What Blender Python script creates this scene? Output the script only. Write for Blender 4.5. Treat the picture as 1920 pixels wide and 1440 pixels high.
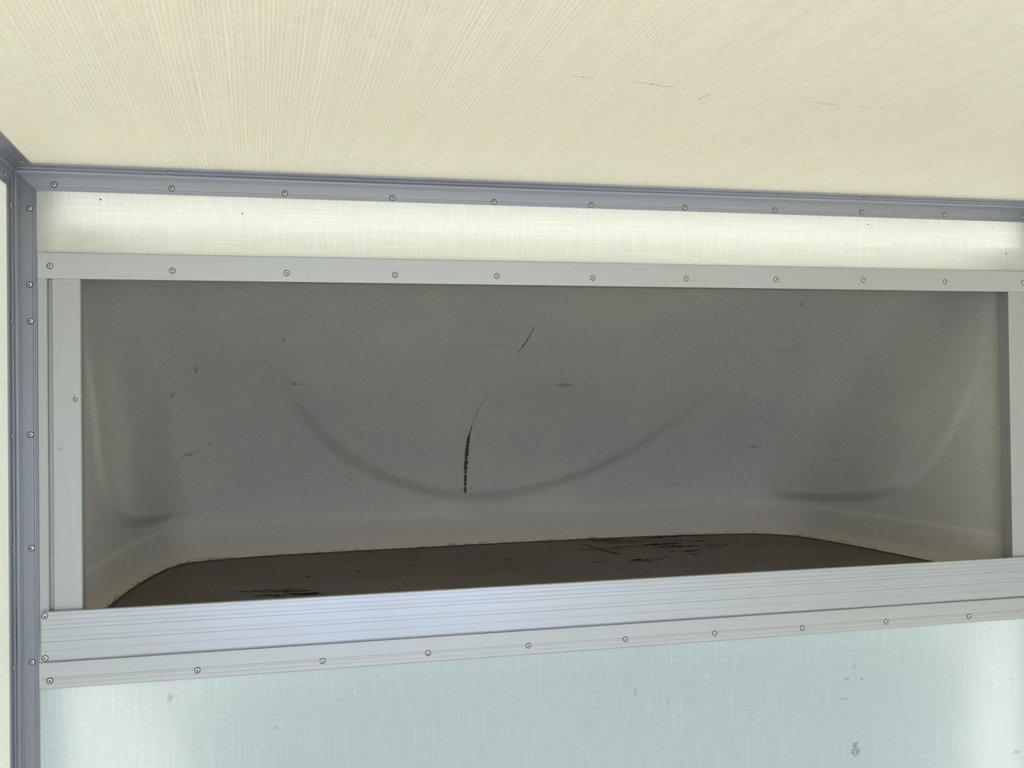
import bpy, bmesh, math, random
from mathutils import Matrix, Vector
random.seed(7)
sc = bpy.context.scene
for o in list(bpy.data.objects): bpy.data.objects.remove(o)
COL = sc.collection
Z0 = 1.80                      # height of the eye above the cargo floor

# ------------------------------------------------------------ camera
cam = bpy.data.cameras.new('camera'); cam.sensor_width = 36; cam.sensor_fit = 'HORIZONTAL'
cam.lens = 1955.1*36/1920; cam.clip_start = .01
co = bpy.data.objects.new('camera', cam); COL.objects.link(co)
r, d, f = Vector((.97190,-.23516,-.01200)), Vector((-.00899,.01385,-.99986)), Vector((.23530,.97186,.01126))
m = Matrix(((r.x,-d.x,-f.x,0),(r.y,-d.y,-f.y,-1.9716),(r.z,-d.z,-f.z,Z0),(0,0,0,1)))
co.matrix_world = m; sc.camera = co
# ------------------------------------------------------------ sky, sun, exposure
w = bpy.data.worlds.new('sky'); sc.world = w; w.use_nodes = True
nt = w.node_tree; nt.nodes.clear()
wo = nt.nodes.new('ShaderNodeOutputWorld'); bg = nt.nodes.new('ShaderNodeBackground')
bg.inputs[1].default_value = 1.0      # hazy daylight: blue overhead, brighter towards the horizon
wtc = nt.nodes.new('ShaderNodeTexCoord'); wsx = nt.nodes.new('ShaderNodeSeparateXYZ'); wcr = nt.nodes.new('ShaderNodeValToRGB')
nt.links.new(wtc.outputs['Generated'], wsx.inputs[0]); nt.links.new(wsx.outputs[2], wcr.inputs[0])
wcr.color_ramp.elements[0].position = 0.0; wcr.color_ramp.elements[0].color = (5.1,6.0,7.2,1)
wcr.color_ramp.elements[1].position = .75; wcr.color_ramp.elements[1].color = (2.25,2.4,2.75,1)
nt.links.new(wcr.outputs[0], bg.inputs[0]); nt.links.new(bg.outputs[0], wo.inputs[0])
sun = bpy.data.lights.new('sun','SUN'); sun.energy = 1.0; sun.angle = math.radians(40); sun.color = (1,.95,.85)
so = bpy.data.objects.new('sun', sun); COL.objects.link(so)
so.rotation_euler = Vector((.35,.55,1.0)).to_track_quat('Z','Y').to_euler()
sc.view_settings.view_transform = 'Standard'; sc.view_settings.look = 'None'
sc.view_settings.gamma = 1; sc.view_settings.use_curve_mapping = False
sc.view_settings.exposure = -0.1
sc.cycles.max_bounces = 14; sc.cycles.diffuse_bounces = 10; sc.cycles.transmission_bounces = 8
sc.cycles.sample_clamp_indirect = 6

# ------------------------------------------------------------ materials
def srgb(r, g, b):
    return tuple((c/255/12.92 if c/255 <= .04045 else ((c/255+.055)/1.055)**2.4) for c in (r,g,b)) + (1,)
class NT:
    def __init__(s, name):
        s.m = bpy.data.materials.new(name); s.m.use_nodes = True
        s.t = s.m.node_tree; s.t.nodes.clear()
        s.out = s.t.nodes.new('ShaderNodeOutputMaterial')
        s.co = s.t.nodes.new('ShaderNodeTexCoord')
    def n(s, typ, _ins=None, **kw):
        x = s.t.nodes.new(typ)
        for k, v in kw.items(): setattr(x, k, v)
        for k, v in (_ins or {}).items():
            if isinstance(v, bpy.types.NodeSocket): s.t.links.new(v, x.inputs[k])
            else: x.inputs[k].default_value = v
        return x
    def noise(s, scale=(1,1,1), sc=1., detail=2., rough=.5, dist=0., rot=(0,0,0), loc=(0,0,0)):
        mp = s.n('ShaderNodeMapping', {'Vector': s.co.outputs['Object'], 'Scale': scale, 'Rotation': rot, 'Location': loc})
        x = s.n('ShaderNodeTexNoise', {'Vector': mp.outputs[0], 'Scale': sc, 'Detail': detail, 'Roughness': rough, 'Distortion': dist})
        return x.outputs['Fac']
    def math(s, op, a, b=0., c=0., clamp=False):
        x = s.n('ShaderNodeMath', {0: a, 1: b, 2: c}, operation=op); x.use_clamp = clamp
        return x.outputs[0]
    def ramp(s, v, lo, hi, a=0., b=1.):
        x = s.n('ShaderNodeMapRange', {'Value': v, 'From Min': lo, 'From Max': hi, 'To Min': a, 'To Max': b})
        return x.outputs[0]
    def mix(s, fac, a, b, mode='MIX'):
        x = s.n('ShaderNodeMix', data_type='RGBA', blend_type=mode)
        for k, v in ((0, fac), (6, a), (7, b)):
            if isinstance(v, bpy.types.NodeSocket): s.t.links.new(v, x.inputs[k])
            else: x.inputs[k].default_value = v
        return x.outputs[2]
    def bump(s, h, strength=.3, dist=.001):
        return s.n('ShaderNodeBump', {'Height': h, 'Strength': strength, 'Distance': dist}).outputs[0]
    def sep(s):
        return s.n('ShaderNodeSeparateXYZ', {0: s.co.outputs['Object']}).outputs
    def surf(s, sock): s.t.links.new(sock, s.out.inputs[0]); return s.m

def frp(name, refl, trans, fac, threads, cross, tw=.07, bump=.35, gloss=.05, grough=.34, weave=None, cw=.04, cloth=None):
    """glass-fibre panel: part reflecting, part letting daylight through"""
    q = NT(name)
    a = q.noise(threads, 1, 3, .6); b = q.noise(cross, 1, 2, .5); g = q.noise((260,)*3, 1, 2, .6)
    big = q.noise((1.3,)*3, 1, 2, .5)
    th = q.ramp(a, .50, .62, 0, 1)
    v = q.math('MULTIPLY_ADD', th, tw, 1-tw*.35)
    v = q.math('ADD', v, q.ramp(b, .3, .7, -cw, cw)); v = q.math('ADD', v, q.ramp(g, .3, .7, -.035, .035))
    v = q.math('ADD', v, q.ramp(big, .3, .7, -.03, .03))
    hgt = q.math('ADD', q.math('MULTIPLY', a, 1.0), q.math('MULTIPLY', b, .7))
    if weave:
        x, y, z = q.sep()
        ax = {'x': x, 'y': y, 'z': z}
        jit = q.math('MULTIPLY', q.noise((14,14,14), 1, 2, .5), 14.)
        s1 = q.math('SINE', q.math('MULTIPLY_ADD', ax[weave[0]], weave[2], jit)); s2 = q.math('SINE', q.math('MULTIPLY_ADD', ax[weave[1]], weave[2], jit))
        wv = q.math('MULTIPLY', s1, s2)
        v = q.math('ADD', v, q.math('MULTIPLY', wv, weave[3]*.12)); hgt = q.math('ADD', hgt, q.math('MULTIPLY', wv, weave[3]))
    if cloth:      # woven rovings: thin raised threads one way, small darker cells between them
        x, y, z = q.sep()
        w1 = q.math('MULTIPLY', q.noise((16,1.1,1), 1, 2, .5), 26.); w2 = q.math('MULTIPLY', q.noise((9,9,1), 1, 3, .6), 22.)
        t1 = q.math('SINE', q.math('MULTIPLY_ADD', x, cloth, w1)); t2 = q.math('SINE', q.math('MULTIPLY_ADD', y, cloth*.96, w2))
        th1 = q.math('MULTIPLY', q.ramp(t1, .35, .95), q.ramp(q.noise((70,1.5,1), 1, 2, .5, loc=(3,0,0)), .36, .60))
        cell = q.math('MULTIPLY', q.math('MULTIPLY', q.ramp(t2, -.1, .7), q.ramp(t1, .35, -.3)), q.ramp(q.noise((45,45,1), 1, 2, .6, loc=(7,2,0)), .34, .62))
        v = q.math('ADD', v, q.math('MULTIPLY', th1, .13)); v = q.math('SUBTRACT', v, q.math('MULTIPLY', cell, .14))
        hgt = q.math('ADD', hgt, q.math('SUBTRACT', q.math('MULTIPLY', th1, .6), q.math('MULTIPLY', cell, .5)))
    # faint grey smudges, random
    sm = q.noise((9,9,9), 1, 6, .72); smk = q.ramp(sm, .72, .78, 0, .15)
    vv = q.n('ShaderNodeCombineXYZ', {0: v, 1: v, 2: v}).outputs[0]
    rc = q.mix(1., refl, vv, 'MULTIPLY'); rc = q.mix(smk, rc, (.35,.36,.34,1))
    tc = q.mix(1., trans, vv, 'MULTIPLY')
    nb = q.bump(hgt, bump, .0012)
    df = q.n('ShaderNodeBsdfDiffuse', {'Color': rc, 'Normal': nb}); tr = q.n('ShaderNodeBsdfTranslucent', {'Color': tc, 'Normal': nb})
    mx = q.n('ShaderNodeMixShader', {0: fac, 1: df.outputs[0], 2: tr.outputs[0]})
    gl = q.n('ShaderNodeBsdfGlossy', {'Color': (1,1,1,1), 'Roughness': grough, 'Normal': nb})
    fr = q.n('ShaderNodeFresnel', {'IOR': 1.45}); ff = q.math('MULTIPLY', fr.outputs[0], gloss*20, clamp=True)
    m2 = q.n('ShaderNodeMixShader', {0: ff, 1: mx.outputs[0], 2: gl.outputs[0]})
    return q.surf(m2.outputs[0])

def aluminium(name, col, rough=.38, metal=.6, grain=(4,260,260), var=.03):
    q = NT(name)
    g = q.noise(grain, 1, 3, .6); c = q.noise((3,3,3), 1, 4, .6)
    v = q.math('ADD', q.ramp(g, .3, .7, 1-var, 1+var), q.ramp(c, .3, .7, -.03, .03))
    sp = q.noise((34,34,34), 1, 4, .7); spk = q.ramp(sp, .735, .76, 0, .3)
    vv = q.n('ShaderNodeCombineXYZ', {0: v, 1: v, 2: v}).outputs[0]
    cc = q.mix(spk, q.mix(1., col, vv, 'MULTIPLY'), (.25,.24,.22,1))
    p = q.n('ShaderNodeBsdfPrincipled', {'Base Color': cc, 'Metallic': metal, 'Roughness': q.ramp(c, .3, .7, rough-.04, rough+.05), 'Normal': q.bump(g, .04, .0005)})
    return q.surf(p.outputs[0])

def plain(name, col, rough=.6, metal=0., nscale=200, var=.1):
    q = NT(name); g = q.noise((nscale,)*3, 1, 2, .6); v = q.ramp(g, .3, .7, 1-var, 1+var)
    vv = q.n('ShaderNodeCombineXYZ', {0: v, 1: v, 2: v}).outputs[0]
    p = q.n('ShaderNodeBsdfPrincipled', {'Base Color': q.mix(1., col, vv, 'MULTIPLY'), 'Roughness': rough, 'Metallic': metal})
    return q.surf(p.outputs[0])

M = {}
M['roof'] = frp('roof_fibreglass', (.80,.79,.72,1), (.40,.345,.215,1), .5, (250,1.6,1), (185,150,1), tw=.05, bump=.6, cw=.03, gloss=.03, cloth=1142.)
M['front_top'] = frp('upper_front_fibreglass', (.80,.81,.75,1), (.66,.60,.45,1), .5, (6,1,400), (200,1,14), tw=.075, bump=.3, weave=('x','z',1000,.14), gloss=.06)
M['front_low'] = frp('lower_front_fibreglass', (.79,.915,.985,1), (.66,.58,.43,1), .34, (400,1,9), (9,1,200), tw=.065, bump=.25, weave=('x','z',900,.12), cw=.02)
M['side'] = frp('side_fibreglass', (.80,.80,.73,1), (.52,.48,.35,1), .5, (1,5,200), (1,160,8), tw=.05, bump=.2, gloss=.008)
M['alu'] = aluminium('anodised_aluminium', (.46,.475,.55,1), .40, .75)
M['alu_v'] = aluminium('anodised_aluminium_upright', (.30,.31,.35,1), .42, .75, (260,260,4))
M['alu_flat'] = aluminium('pale_aluminium_strip', (.54,.545,.555,1), .42, .65)
M['alu_flat_v'] = aluminium('pale_aluminium_jamb', (.475,.48,.485,1), .44, .5, (260,260,4))
M['alu_sill'] = aluminium('brushed_sill_aluminium', (.50,.515,.55,1), .30, .8)
M['rivet'] = plain('rivet_metal', (.72,.72,.70,1), .35, .6, 300, .05)
M['dark'] = plain('rivet_shadow_dirt_ring', (.05,.05,.055,1), .9)  # shade and dirt around each rivet head, painted as a dark ring
M['hole'] = plain('rivet_mandrel_black', (.012,.012,.012,1), .8)
M['scratch'] = None
M['cab'] = plain('cab_paint', (.55,.57,.6,1), .4)
M['ground'] = plain('asphalt', (.30,.30,.30,1), .9, 0, 20)
M['boards'] = plain('cargo_floor_boards', (.20,.16,.125,1), .6, 0, 30)

def recess_mat():
    q = NT('grey_moulded_fibreglass')
    x, y, z = q.sep()
    fib = q.noise((190,190,480), 1, 3, .6, 1.6); fine = q.noise((420,420,700), 1, 2, .6)
    big = q.noise((3,3,4), 1, 4, .6); st = q.noise((5,5,40), 1, 4, .7)
    base = q.mix(q.ramp(big, .35, .65), (.505,.485,.485,1), (.565,.54,.51,1))
    base = q.mix(q.ramp(fib, .50, .68, 0, .45), base, (.70,.69,.67,1))
    hair = q.noise((38,38,330), 1, 3, .6, 2.5); base = q.mix(q.ramp(hair, .66, .72, 0, .4), base, (.75,.75,.74,1))
    base = q.mix(q.ramp(fib, .48, .34, 0, .4), base, (.34,.335,.33,1))
    base = q.mix(q.ramp(st, .60, .72, 0, .25), base, (.34,.34,.33,1))
    # smudged scuffs
    s2 = q.noise((16,16,22), 1, 6, .75, .6); base = q.mix(q.ramp(s2, .70, .76, 0, .45), base, (.20,.20,.19,1))
    # light on the rim painted in as paler beige, rusty at the very seam
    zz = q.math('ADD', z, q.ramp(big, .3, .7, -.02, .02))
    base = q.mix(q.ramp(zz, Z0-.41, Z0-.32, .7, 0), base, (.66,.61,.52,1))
    rn = q.noise((26,26,90), 1, 5, .75)
    edge = q.math('MULTIPLY', q.ramp(z, Z0-.409, Z0-.399, 1, 0), q.ramp(rn, .5, .6, 0, 1))
    base = q.mix(q.math('MULTIPLY', edge, .75), base, (.09,.055,.03,1))
    h = q.math('ADD', q.math('MULTIPLY', fib, 1.), q.math('MULTIPLY', fine, .4))
    p = q.n('ShaderNodeBsdfPrincipled', {'Base Color': base, 'Roughness': .7, 'Specular IOR Level': .18, 'Normal': q.bump(h, .6, .002)})
    return q.surf(p.outputs[0])
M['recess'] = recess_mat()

def ply_mat():
    q = NT('brown_filmed_plywood')
    g = q.noise((2,30,1), 1, 4, .6); big = q.noise((2.5,4,1), 1, 3, .6)
    base = q.mix(q.ramp(big, .3, .7), (.125,.104,.088,1), (.155,.133,.115,1))
    chip = q.noise((11,75,1), 1, 5, .7, .3); cl = q.noise((2.3,3.5,1), 1, 1, .5, loc=(.4,.2,0))
    k = q.math('MULTIPLY', q.ramp(chip, .64, .67), q.ramp(cl, .5, .58)); base = q.mix(q.math('MULTIPLY', k, .9), base, (.022,.017,.014,1))
    p = q.n('ShaderNodeBsdfPrincipled', {'Base Color': base, 'Roughness': q.ramp(g, .3, .7, .52, .58), 'Normal': q.bump(g, .1, .0006), 'Specular IOR Level': .3})
    return q.surf(p.outputs[0])
M['ply'] = ply_mat()

def mark_mat(name, col, lo, hi, scale=(300,300,300), amt=1.):
    """broken, see-through mark lying on a surface"""
    q = NT(name); n_ = q.noise(scale, 1, 3, .7)
    df = q.n('ShaderNodeBsdfDiffuse', {'Color': col}); tp = q.n('ShaderNodeBsdfTransparent')
    mx = q.n('ShaderNodeMixShader', {0: q.ramp(n_, lo, hi, 0, amt), 1: tp.outputs[0], 2: df.outputs[0]})
    return q.surf(mx.outputs[0])
M['pencil'] = mark_mat('black_rub_mark', (.012,.012,.012,1), .40, .52, (260,260,420), .95)
M['scuff'] = mark_mat('grey_scuff', (.07,.07,.06,1), .42, .62, (240,240,240), .55)
M['faint'] = mark_mat('faint_smudge', (.26,.27,.26,1), .38, .66, (160,160,160), .32)
M['brown'] = mark_mat('brown_smudge', (.34,.29,.24,1), .30, .62, (150,150,150), .45)
M['pale'] = mark_mat('pale_patch', (.93,.96,.96,1), .35, .6, (140,140,140), .5)
M['seal'] = plain('rusty_sealant', (.085,.055,.035,1), .8, 0, 60, .5)

# ------------------------------------------------------------ helpers
def link(name, me, mats, parent=None, loc=(0,0,0), rot=(0,0,0), smooth=False):
    o = bpy.data.objects.new(name, me); COL.objects.link(o)
    for x in (mats if isinstance(mats, (list, tuple)) else [mats]): me.materials.append(x)
    if parent: o.parent = parent
    o.location = loc; o.rotation_euler = rot
    if smooth: me.polygons.foreach_set('use_smooth', [True]*len(me.polygons)); me.update()
    return o
def mesh(name, V, F):
    me = bpy.data.meshes.new(name); me.from_pydata([(a, b, c+Z0) for a, b, c in V], [], F)
    bm = bmesh.new(); bm.from_mesh(me); bmesh.ops.recalc_face_normals(bm, faces=bm.faces); bm.to_mesh(me); bm.free(); me.update(); return me
def tag(o, label=None, cat=None, group=None, kind=None):
    if kind: o['kind'] = kind
    if label: o['label'] = label
    if cat: o['category'] = cat
    if group: o['group'] = group
    return o
def sweep(name, prof, fn0, fn1, mat, parent=None, n=1):
    """prism: fn0/fn1 map a profile point to its place at either end"""
    k = len(prof); V = [fn0(p) for p in prof] + [fn1(p) for p in prof]
    F = [(i, (i+1) % k, k+(i+1) % k, k+i) for i in range(k)]
    me = mesh(name, V, F)
    bm = bmesh.new(); bm.from_mesh(me)
    bm.verts.ensure_lookup_table()
    for s in (0, k):
        es = [bm.edges.get((bm.verts[s+i], bm.verts[s+(i+1) % k])) for i in range(k)]
        bmesh.ops.triangle_fill(bm, use_beauty=True, edges=es)
    bmesh.ops.recalc_face_normals(bm, faces=bm.faces); bm.to_mesh(me); bm.free()
    return link(name, me, mat, parent)
def box(name, x0, x1, y0, y1, z0, z1, mat, parent=None, bev=0.):
    V = [(x, y, z) for x in (x0, x1) for y in (y0, y1) for z in (z0, z1)]
    F = [(0,1,3,2),(4,6,7,5),(0,4,5,1),(2,3,7,6),(0,2,6,4),(1,5,7,3)]
    me = mesh(name, V, F)
    if bev:
        bm = bmesh.new(); bm.from_mesh(me); bmesh.ops.bevel(bm, geom=bm.edges[:], offset=bev, segments=2, affect='EDGES'); bm.to_mesh(me); bm.free()
    return link(name, me, mat, parent)

# box body dimensions (x right, y forward, z relative to the eye)
XL, XR, ZC, ZB, YR = -.418, 1.728, .4105, -Z0, -4.2
# ------------------------------------------------------------ shell of the cargo box
def grid(name, pts, mat): return link(name, mesh(name, pts, [(0,1,2,3)]), mat)
c_ = grid('ceiling', [(XL-.01,.01,ZC),(XR+.01,.01,ZC),(XR+.01,YR,ZC),(XL-.01,YR,ZC)], M['roof'])
tag(c_, 'translucent cream woven fibreglass roof overhead', 'ceiling', kind='structure')
wl = grid('wall_left', [(XL,.01,ZB),(XL,.01,ZC),(XL,YR,ZC),(XL,YR,ZB)], M['side'])
tag(wl, 'narrow sliver of pale side wall at far left', 'wall', kind='structure')
wr = grid('wall_right', [(XR,.01,ZB),(XR,.01,ZC),(XR,YR,ZC),(XR,YR,ZB)], M['side'])
tag(wr, 'pale fibreglass side wall on the right', 'wall', kind='structure')
wf = grid('wall_front', [(XL,0,.262),(XR,0,.262),(XR,0,ZC),(XL,0,ZC)], M['front_top'])
tag(wf, 'glowing cream fibreglass strip of front wall above the opening', 'wall', kind='structure')
wf2 = link('wall_front_lower', mesh('wall_front_lower', [(XL,0,ZB),(XR,0,ZB),(XR,0,-.4585),(XL,0,-.4585),(XL,0,-.405),(-.3635,0,-.405),(-.3635,0,-.4585),(XR,0,-.405),(1.674,0,-.405),(1.674,0,-.4585)], [(0,1,2,9,6,3),(3,6,5,4),(9,2,7,8)]), M['front_low'])
tag(wf2, 'pale blue-white fibreglass front wall below the sill', 'wall', kind='structure')
wf2.name = 'wall_front.001'
fl = box('floor', XL-.02, XR+.02, YR, .02, ZB-.03, ZB, M['boards']); tag(fl, 'wooden cargo floor of the box', 'floor', kind='structure')
wb = link('wall_back', mesh('wall_back', [(XL,YR,ZC-.22),(XR,YR,ZC-.22),(XR,YR,ZC),(XL,YR,ZC)], [(0,1,2,3)]), M['side']); tag(wb, 'header over the open rear doorway', 'wall', kind='structure')
gr = link('ground', mesh('ground', [(-40,-40,ZB-1),(40,-40,ZB-1),(40,40,ZB-1),(-40,40,ZB-1)], [(0,1,2,3)]), M['ground']); tag(gr, 'grey asphalt yard outside', 'ground', kind='structure')

# ------------------------------------------------------------ rivets
def rivet_meshes():
    def lathe(name, pr, seg=20):
        V = []; F = []
        for (rr, h) in pr: V += [(rr*math.cos(a*2*math.pi/seg), -h, rr*math.sin(a*2*math.pi/seg)) for a in range(seg)]
        for i in range(len(pr)-1):
            for a in range(seg): F.append((i*seg+a, i*seg+(a+1) % seg, (i+1)*seg+(a+1) % seg, (i+1)*seg+a))
        F.append(tuple((len(pr)-1)*seg+a for a in range(seg)))
        me = bpy.data.meshes.new(name); me.from_pydata(V, [], F); return me, F, seg
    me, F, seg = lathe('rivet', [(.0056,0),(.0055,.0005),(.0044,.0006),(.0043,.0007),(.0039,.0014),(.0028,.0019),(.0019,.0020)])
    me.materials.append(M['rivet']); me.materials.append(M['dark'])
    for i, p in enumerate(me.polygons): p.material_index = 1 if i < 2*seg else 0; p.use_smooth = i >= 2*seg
    md, _, _ = lathe('mandrel', [(.0016,.0018),(.0015,.0023),(.0010,.0025)], 12); md.materials.append(M['hole'])
    return me, md
RV, MD = rivet_meshes()
def rivet(parent, x, y, z, face='front'):
    rot = {'front': (0,0,0), 'down': (math.pi/2,0,0), 'right': (0,0,math.pi/2), 'left': (0,0,-math.pi/2)}[face]
    o = bpy.data.objects.new('rivet', RV); COL.objects.link(o); o.parent = parent; o.location = (x, y, z+Z0)
    o.rotation_euler = (rot[0], random.uniform(0,6) if face == 'front' else 0, rot[2])
    k = bpy.data.objects.new('mandrel', MD); COL.objects.link(k); k.parent = o
    k.location = (random.uniform(-.0003,.0003), 0, random.uniform(-.0003,.0003))
    return o

# ------------------------------------------------------------ corner angle trims
T = .0025; LG = .0403
def half():
    t = T
    return [(LG,0),(LG,t),(.0385,t),(.0382,t-.0008),(.0374,t-.0008),(.0371,t),(.0345,t),(.0342,t-.0008),(.0336,t-.0008),(.0333,t),
            (.0150,t),(.0146,t+.0009),(.0118,t+.0009),(.0115,t+.0018),(.0095,t+.0018)]
h1 = half()
arc = []
cx = .0095; rr = cx-(T+.0018)
for i in range(1, 6):
    a = -math.pi/2 - i*math.pi/12
    arc.append((cx+rr*math.cos(a), cx+rr*math.sin(a)))
ANG = [(0,0)] + h1 + arc + [(b, a) for a, b in reversed(h1)]
mx_ = lambda p: max(p[0], p[1])
TOPR = [(-.3488,.3816),(-.1511,.3815),(.0488,.3796),(.248,.3778),(.4451,.3766),(.6428,.3766),(.8424,.378),(1.0427,.3792),(1.2446,.3808),(1.4449,.3811),(1.643,.3822)]
t1 = sweep('trim_1', ANG, lambda p: (XL+mx_(p), -p[1], ZC-p[0]), lambda p: (XR-mx_(p), -p[1], ZC-p[0]), M['alu'])
tag(t1, 'long grey riveted aluminium angle where front wall meets roof', 'trim', kind='structure')
for x, z in TOPR:
    rivet(t1, x, -T, z); rivet(t1, x+random.uniform(-.004,.004), -.0215, ZC-T, 'down')
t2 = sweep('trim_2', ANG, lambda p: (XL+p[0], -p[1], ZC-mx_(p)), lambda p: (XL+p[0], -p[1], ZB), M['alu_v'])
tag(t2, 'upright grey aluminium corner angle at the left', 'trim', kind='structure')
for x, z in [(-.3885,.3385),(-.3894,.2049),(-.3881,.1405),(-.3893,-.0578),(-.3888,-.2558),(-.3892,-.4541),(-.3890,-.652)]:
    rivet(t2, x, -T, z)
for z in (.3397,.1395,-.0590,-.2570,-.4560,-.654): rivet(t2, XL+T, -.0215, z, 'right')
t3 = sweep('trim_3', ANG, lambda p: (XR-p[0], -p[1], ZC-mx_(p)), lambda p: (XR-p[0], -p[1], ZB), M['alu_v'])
tag(t3, 'upright grey aluminium corner angle at the right', 'trim', kind='structure')
t4 = sweep('trim_4', ANG, lambda p: (XL+p[0], -mx_(p), ZC-p[1]), lambda p: (XL+p[0], YR, ZC-p[1]), M['alu'])
tag(t4, 'dark grey angle running back along the left roof edge', 'trim', kind='structure')
rivet(t4, -.3888, -.0642, ZC-T, 'down'); rivet(t4, XL+T, -.0606, .3846, 'right')
for k in range(1, 19):
    rivet(t4, -.3888, -.0642-.2*k, ZC-T, 'down'); rivet(t4, XL+T, -.0606-.2*k, .3846, 'right')
t5 = sweep('trim_5', ANG, lambda p: (XR-p[0], -mx_(p), ZC-p[1]), lambda p: (XR-p[0], YR, ZC-p[1]), M['alu'])
tag(t5, 'angle running back along the right roof edge', 'trim', kind='structure')
# unseen outside halves of the corner angles, widened to shade the panel edges
box('outer_flange', XL-.02, XR+.02, .012, .050, .392, .43, M['alu'], t1)
box('outer_cap', XL-.02, XR+.02, -.04, .050, ZC+.018, .43, M['alu'], t1)
box('outer_flange', XL-.02, -.345, .030, .040, ZB, .39, M['alu'], t2)
box('outer_flange', 1.634, XR+.02, .030, .040, ZB, .39, M['alu'], t3)

# ------------------------------------------------------------ moulded over-cab recess
FL = [(-.335,.03),(-.330,.12),(-.3175,.2272),(-.2998,.4029),(-.2658,.5994),(-.2287,.7224),(-.1827,.7849),(-.1189,.8092),(.0142,.8406),(.152,.8505),(.4404,.866),(.747,.8799),(1.0655,.8779),(1.3498,.8426),(1.4689,.7774),(1.523,.6647),(1.5612,.4395),(1.5822,.2485),(1.602,.12),(1.63,.03)]
ZF = -.41; NS, NH = 330, 175
def curve(pts, n):
    Q = [Vector(p) for p in pts]; Q = [2*Q[0]-Q[1]] + Q + [2*Q[-1]-Q[-2]]; out = []
    for i in range(len(pts)-1):
        p0, p1, p2, p3 = Q[i:i+4]
        for j in range(24):
            t = j/24; out.append(.5*((2*p1)+(p2-p0)*t+(2*p0-5*p1+4*p2-p3)*t*t+(3*p1-p0-3*p2+p3)*t**3))
    out.append(Q[-2]); s = [0]
    for a, b in zip(out, out[1:]): s.append(s[-1]+(b-a).length)
    L = s[-1]; res = []; j = 0
    for i in range(n):
        v = L*i/(n-1)
        while j < len(s)-2 and s[j+1] < v: j += 1
        u = (v-s[j])/(s[j+1]-s[j]); res.append(out[j].lerp(out[j+1], u))
    return res, L
CV, CL = curve(FL, NS)
def ksc(h):
    if h < .09: return 1.
    if h <= .70: return 1-.78*((h-.09)/.61)**1.75
    return .22-.10*min(1, (h-.70)/.02)
def sm(a, b, x):
    t = min(1, max(0, (x-a)/(b-a))); return t*t*(3-2*t)
ARC = [(.93,.70),(.977,.594),(1.014,.494),(1.06,.392),(1.12,.32),(1.208,.246),(1.296,.194),(1.417,.152),(1.519,.134),(1.63,.134),(1.75,.154),(1.87,.192),(1.972,.24),(2.065,.31),(2.13,.378),(2.227,.476),(2.287,.59),(2.34,.70)]
LEFT = [(.16,.60),(.20,.442),(.227,.274),(.319,.180),(.463,.138),(.648,.122),(.778,.122),(1.0,.13)]
RIGHT = [(2.2,.112),(2.454,.110),(2.634,.118),(2.801,.136),(2.907,.166),(2.995,.228),(3.065,.324),(3.115,.43),(3.14,.556),(3.16,.70)]
def sdist(poly, s, h):
    best = 9; 
    for (a, b), (c, e) in zip(poly, poly[1:]):
        dx, dy = c-a, e-b; t = max(0, min(1, ((s-a)*dx+(h-b)*dy)/(dx*dx+dy*dy)))
        best = min(best, math.hypot(s-a-t*dx, h-b-t*dy))
    if s <= poly[0][0] or s >= poly[-1][0]: return -best
    for (a, b), (c, e) in zip(poly, poly[1:]):
        if a <= s <= c:
            return best if h > b+(e-b)*(s-a)/(c-a) else -best
    return -best
def inset(s, h):
    v = .006*(1-sm(.081,.092,h)) + .017*(max(0, 1-h/.036))**2
    v += .016*sm(-.019,.019,sdist(ARC,s,h))*(1-sm(.25,.72,h))*(1-.8*sm(1.98,2.26,s))
    v += .022*sm(-.015,.015,sdist(LEFT,s,h))*(.35+.65*sm(.3,.45,s))*(1-sm(.58,.88,s))*(1-sm(.35,.62,h))
    v += .018*(1-.6*sm(2.85,3.0,s))*sm(-.015,.015,sdist(RIGHT,s,h))*sm(2.40,2.50,s)*(1-sm(.28,.60,h))
    return v
def base_pt(s, h):
    i = min(NS-2, max(0, s/CL*(NS-1))); j = int(i); p = CV[j].lerp(CV[min(NS-1, j+1)], i-j)
    a = CV[max(0, j-3)]; b = CV[min(NS-1, j+4)]; tn = (b-a).normalized(); k = ksc(h)
    n2 = Vector((tn.y, -tn.x*max(k,.35))).normalized()
    edge = sm(0, .05, s)*sm(0, .05, CL-s)
    q = inset(s, h)*edge if h <= .70 else 0
    y = max(.031, p.y*k)
    return Vector((p.x+n2.x*q, y+n2.y*q, ZF+h)), Vector((n2.x, n2.y, 0))
HS = [.0003+.7247*i/(NH-1) for i in range(NH)]
V = []; F = []
for i in range(NS):
    for h in HS: V.append(tuple(base_pt(CL*i/(NS-1), h)[0]))
for i in range(NS-1):
    for j in range(NH-1):
        a = i*NH+j; F.append((a, a+NH, a+NH+1, a+1))
me = bpy.data.meshes.new('recess_shell'); me.from_pydata([(x, y, z+Z0) for x, y, z in V], [], F)
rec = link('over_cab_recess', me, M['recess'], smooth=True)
so_ = rec.modifiers.new('thick', 'SOLIDIFY'); so_.thickness = .005; so_.offset = -1
led = [(base_pt(CL*i/(NS-1), .666)[0].x, base_pt(CL*i/(NS-1), .666)[0].y+.002) for i in range(0, NS, 3)]
led = [(-.376, .003), (-.376, .045)] + led + [(1.687, .045), (1.687, .003)]
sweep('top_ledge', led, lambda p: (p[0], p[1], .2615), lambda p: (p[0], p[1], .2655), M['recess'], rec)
tag(rec, 'grey moulded fibreglass bay curving behind the framed opening over the cab', 'recess')
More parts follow.
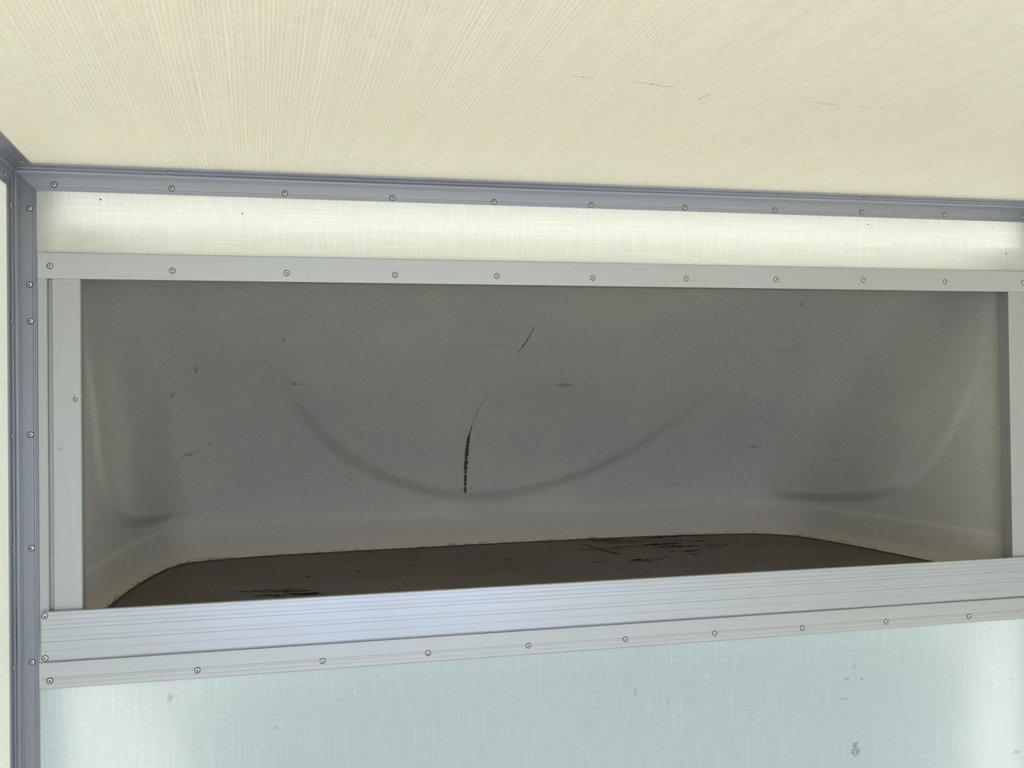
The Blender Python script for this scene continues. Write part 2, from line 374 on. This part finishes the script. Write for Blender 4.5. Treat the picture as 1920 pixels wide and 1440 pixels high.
# marks on the recess
def surf_pt(s, h, off=.0012):
    p, n_ = base_pt(s, h); p2, _ = base_pt(s, h+.004); p3, _ = base_pt(s+.006, h)
    nn = (p3-p).cross(p2-p).normalized()
    if nn.y > 0: nn = -nn
    return p+nn*off
def ribbon(name, pts, wd, mat, parent, at, jit=.3):
    L = [Vector(p) for p in pts]; out = []
    for a, b in zip(L, L[1:]):
        n = max(2, int((b-a).length/.004))
        out += [a.lerp(b, i/n) for i in range(n)]
    out.append(L[-1]); V = []; F = []; N = len(out)
    for i, p in enumerate(out):
        a = out[max(0, i-1)]; b = out[min(N-1, i+1)]; t = (b-a).normalized(); n = Vector((-t.y, t.x))
        u = i/(N-1); ww = wd(u) if callable(wd) else wd*math.sin(math.pi*min(1, max(0, .06+.88*u)))**.5
        ww *= 1+random.uniform(-jit, jit)
        V += [tuple(at(*(p+n*ww/2))), tuple(at(*(p-n*ww/2)))]
    F = [(2*i, 2*i+1, 2*i+3, 2*i+2) for i in range(N-1)]
    return link(name, mesh(name, V, F), mat, parent)
on_rec = lambda s, h: surf_pt(s, h)
ribbon('rub_mark', [(1.537,.41),(1.523,.374),(1.514,.33),(1.511,.30),(1.512,.27),(1.514,.226),(1.519,.146)], lambda u: .0012+.008*sm(.25,.55,u)*(1-.4*sm(.6,1,u)), M['pencil'], rec, on_rec)
ribbon('rub_mark', [(1.609,.574),(1.600,.54),(1.588,.514)], .0028, M['pencil'], rec, on_rec)
ribbon('rub_mark', [(1.500,.154),(1.535,.157)], .004, M['scuff'], rec, on_rec)
for pts, wd in [([(.764,.268),(.79,.274),(.824,.288)],.009),([(1.718,.438),(1.765,.436)],.006),([(2.329,.258),(2.366,.256)],.006),([(.824,.470),(.830,.486)],.007),
                ([(1.022,.55),(1.028,.541)],.006),([(.740,.416),(.764,.426)],.010),([(1.046,.446),(1.069,.444)],.006),([(2.250,.620),(2.262,.630)],.009),([(.36,.30),(.365,.312)],.008),
                ([(.84,.30),(.85,.302)],.008),([(1.20,.195),(1.22,.19)],.005)]:
    ribbon('scuff_mark', pts, wd, M['scuff'], rec, on_rec, .5)
# sealant line round the plywood
def bead():
    V = []; F = []; K = 8; ids = range(2, NS-2)
    for n_i, i in enumerate(ids):
        q, n_ = base_pt(CL*i/(NS-1), .0005); q = q+n_*.0015; rr = .0034+.0009*math.sin(i*.61)+.0006*math.sin(i*1.9)
        for k in range(K):
            a = 2*math.pi*k/K; rz = .0026 if math.sin(a) > 0 else .0045
            V.append((q.x+n_.x*rr*math.cos(a), q.y+n_.y*rr*math.cos(a), ZF+rz*math.sin(a)))
    for i in range(len(ids)-1):
        for k in range(K): F.append((i*K+k, i*K+(k+1) % K, (i+1)*K+(k+1) % K, (i+1)*K+k))
    F += [tuple(range(K)), tuple((len(ids)-1)*K+k for k in range(K))]
    return link('sealant_bead', mesh('sealant_bead', V, F), M['seal'], ply, smooth=True)
# ------------------------------------------------------------ plywood shelf of the recess
C2 = []
for i in range(0, NS, 3):
    q_, n_ = base_pt(CL*i/(NS-1), .0005); C2.append(q_+n_*.004)
pts = [(-.34,-.0115)]+[(p.x, p.y) for p in C2]+[(1.635,-.0115)]
ply = sweep('plywood_shelf', pts, lambda p: (p[0], p[1], ZF-.0005), lambda p: (p[0], p[1], ZF-.018), M['ply'])
tag(ply, 'dark brown scuffed plywood shelf at the bottom of the grey bay', 'shelf')
bead()
on_ply = lambda x, y: (x, y, ZF+.0006)
M['gouge'] = mark_mat('black_gouge', (.010,.008,.007,1), .40, .50, (60,260,60), 1.)
ribbon('gouge', [(.858,.80),(.872,.68),(.89,.564)], .006, M['gouge'], ply, on_ply)
def gouges(n, xa, xb, ya, yb, la, lb):
    for k in range(n):
        x = random.uniform(xa, xb); y = random.uniform(ya, yb); l = random.uniform(la, lb)
        ribbon('gouge', [(x-l/2, y+.004*random.uniform(-1,1)), (x, y), (x+l/2, y+.004*random.uniform(-1,1))], random.uniform(.006,.014), M['gouge'], ply, on_ply, .7)
gouges(9, -.03, .10, .25, .33, .03, .09)
gouges(16, .82, 1.22, .62, .84, .04, .16)
gouges(8, .80, 1.15, .42, .60, .02, .07)
gouges(16, .1, 1.3, .25, .7, .008, .02)

# ------------------------------------------------------------ frame of the opening
hd = box('header_strip', -.3762, 1.6865, -.004, -.0002, .2157, .2607, M['alu_flat']); tag(hd, 'flat riveted aluminium strip along the top edge of the opening', 'metal strip')
box('return_edge', -.3762, 1.6865, -.0002, .030, .2157, .2185, M['alu_flat'], hd)
box('packing_strip', -.3762, 1.6865, .0003, .0295, .2190, .2560, M['alu_flat'], hd)
for x, z in [(-.356,.238),(-.1508,.233),(.0506,.2319),(.2513,.2316),(.4488,.2326),(.6437,.2319),(.8431,.2333),(1.042,.2346),(1.2448,.2365),(1.4423,.2359),(1.6400,.2360)]:
    rivet(hd, x, -.004, z)
def jamb(name, sgn, xo, label):
    # profile in (distance from corner trim, y)
    prof = [(0,-.004),(.0145,-.004),(.0155,-.003),(.0157,.006),(.0228,.006),(.0230,-.003),(.0240,-.004),(.0685,-.004),(.0702,-.0025),(.0705,.030),(0,.030)]
    o = sweep(name, prof, lambda p: (xo+sgn*p[0], p[1], .2153), lambda p: (xo+sgn*p[0], p[1], -.4095), M['alu_flat_v'])
    return tag(o, label, 'door jamb')
j1 = jamb('frame_jamb', 1, -.3762, 'pale grooved aluminium upright framing the left side of the opening')
j2 = jamb('frame_jamb', -1, 1.6715, 'pale aluminium upright cut by the right edge of the photo')
ribbon('scuff_mark', [(-.316,.012),(-.3155,-.004)], .006, M['scuff'], j1, lambda x, z: (x, -.0046, z), .5)
ribbon('scuff_mark', [(-.345,-.085),(-.338,-.083)], .008, M['faint'], j1, lambda x, z: (x, -.0046, z), .5)

def zline(zs, y, dep=.0009, wd=.0009):
    out = []
    for z in zs: out += [(y, z+wd), (y+dep, z+wd*.5), (y+dep, z-wd*.5), (y, z-wd)]
    return out
sp = [(.0305,-.4560),(.0305,-.4255),(-.0125,-.4255),(-.0125,-.3656),(-.0135,-.3650),(-.0155,-.3650),(-.0172,-.3658),(-.0180,-.3675)] + zline([-.3708,-.3797,-.3879,-.3943,-.4168], -.018)[0:0]
for z, dd in ((-.3710,.0008),(-.3797,.0006),(-.3879,.0006),(-.3946,.0010),(-.4098,.0003),(-.4170,.0010),(-.4328,.0003)):
    sp += [(-.018, z+.0009), (-.018+dd, z+.0006), (-.018+dd, z-.0006), (-.018, z-.0009)]
sp += [(-.018,-.4490),(-.0172,-.4500),(-.006,-.4503),(.012,-.4503),(.012,-.4560)]
sill = sweep('sill_profile', sp, lambda p: (-.3708, p[0], p[1]), lambda p: (1.6780, p[0], p[1]), M['alu_sill'])
tag(sill, 'broad shiny grooved aluminium sill along the bottom of the opening', 'sill')
rivet(sill, -.3660, -.018, -.3722); rivet(sill, -.3656, -.018, -.4453)
bp = [(-.0002,-.4572),(.004,-.4572),(.004,-.4504),(.002,-.4504),(.002,-.4562),(-.0035,-.4562),(-.0040,-.4568)]
for z, dd in ((-.4832,.0009),(-.4868,.0004),(-.4940,.0003)):
    bp += [(-.004, z+.0007), (-.004+dd, z+.0004), (-.004+dd, z-.0004), (-.004, z-.0007)]
bp += [(-.004,-.5018),(-.0034,-.5027),(-.0002,-.5027)]
ss = sweep('lower_strip', bp, lambda p: (-.3775, p[0], p[1]), lambda p: (1.6870, p[0], p[1]), M['alu_flat'])
tag(ss, 'narrow riveted aluminium strip directly beneath the broad sill', 'metal strip')
for x, z in [(-.3607,-.4882),(-.1135,-.4878),(.109,-.4874),(.3064,-.4864),(.5033,-.4857),(.7023,-.4865),(.8938,-.4874),(1.0902,-.4891),(1.2864,-.4882),(1.4886,-.4893),(1.67,-.489)]:
    rivet(ss, x, -.004, z)

# ------------------------------------------------------------ marks on roof and lower wall
on_roof = lambda x, y: (x, y, ZC-.0006)
for pts, wd in [([(.378,-.693),(.425,-.691)],.003),([(.475,-.685),(.507,-.680),(.565,-.667)],.0028),([(.597,-.625),(.604,-.649)],.005),([(.747,-.646),(.815,-.637)],.0026),([(.845,-.636),(.860,-.632)],.003),([(.874,-.634),(.886,-.636)],.003)]:
    ribbon('scratch', pts, wd, M['scuff'], c_, on_roof, .5)
on_wall = lambda x, z: (x, -.0007, z)
for x, z, w_, h_, mt in [(-.162,-.535,.008,.016,'faint'),(.022,-.605,.014,.005,'faint'),(1.209,-.752,.016,.030,'brown'),(.669,-.601,.010,.014,'pale'),(.882,-.574,.026,.012,'pale'),(.987,-.661,.016,.016,'pale'),
                       (.722,-.594,.006,.018,'faint'),(.792,-.621,.005,.018,'faint'),(1.192,-.604,.012,.008,'faint'),(1.229,-.607,.012,.010,'faint'),(1.187,-.644,.016,.006,'faint'),(1.593,-.633,.022,.003,'faint'),(1.604,-.794,.022,.008,'faint'),
                       (.40,-.5485,.05,.008,'pale'),(1.21,-.575,.006,.018,'faint')]:
    ribbon('smudge', [(x-w_/2, z), (x, z+.1*h_), (x+w_/2, z)] if w_ > h_ else [(x, z-h_/2), (x+.1*w_, z), (x, z+h_/2)], min(w_, h_), M[mt], wf2, on_wall, .6)
for x, z in [(-.272,.358),(-.028,.340),(1.60,.300),(1.26,.355)]:
    ribbon('speck', [(x-.0015, z), (x+.0015, z)], .003, M['hole'], wf, on_wall, .3)

# ------------------------------------------------------------ driver's cab outside, in front of the lower wall
cb = [(-.10,-2.3),(-.10,-.56),(.10,-.50),(1.0,-.52),(1.7,-1.2),(2.1,-1.35),(2.1,-2.3)]
cab = sweep('wall_cab', [(p[0]+.18, p[1]) for p in cb], lambda p: (-.17, p[0], p[1]), lambda p: (1.52, p[0], p[1]), M['cab'])
tag(cab, "rear of the driver's cab behind the front wall", 'cab', kind='structure')
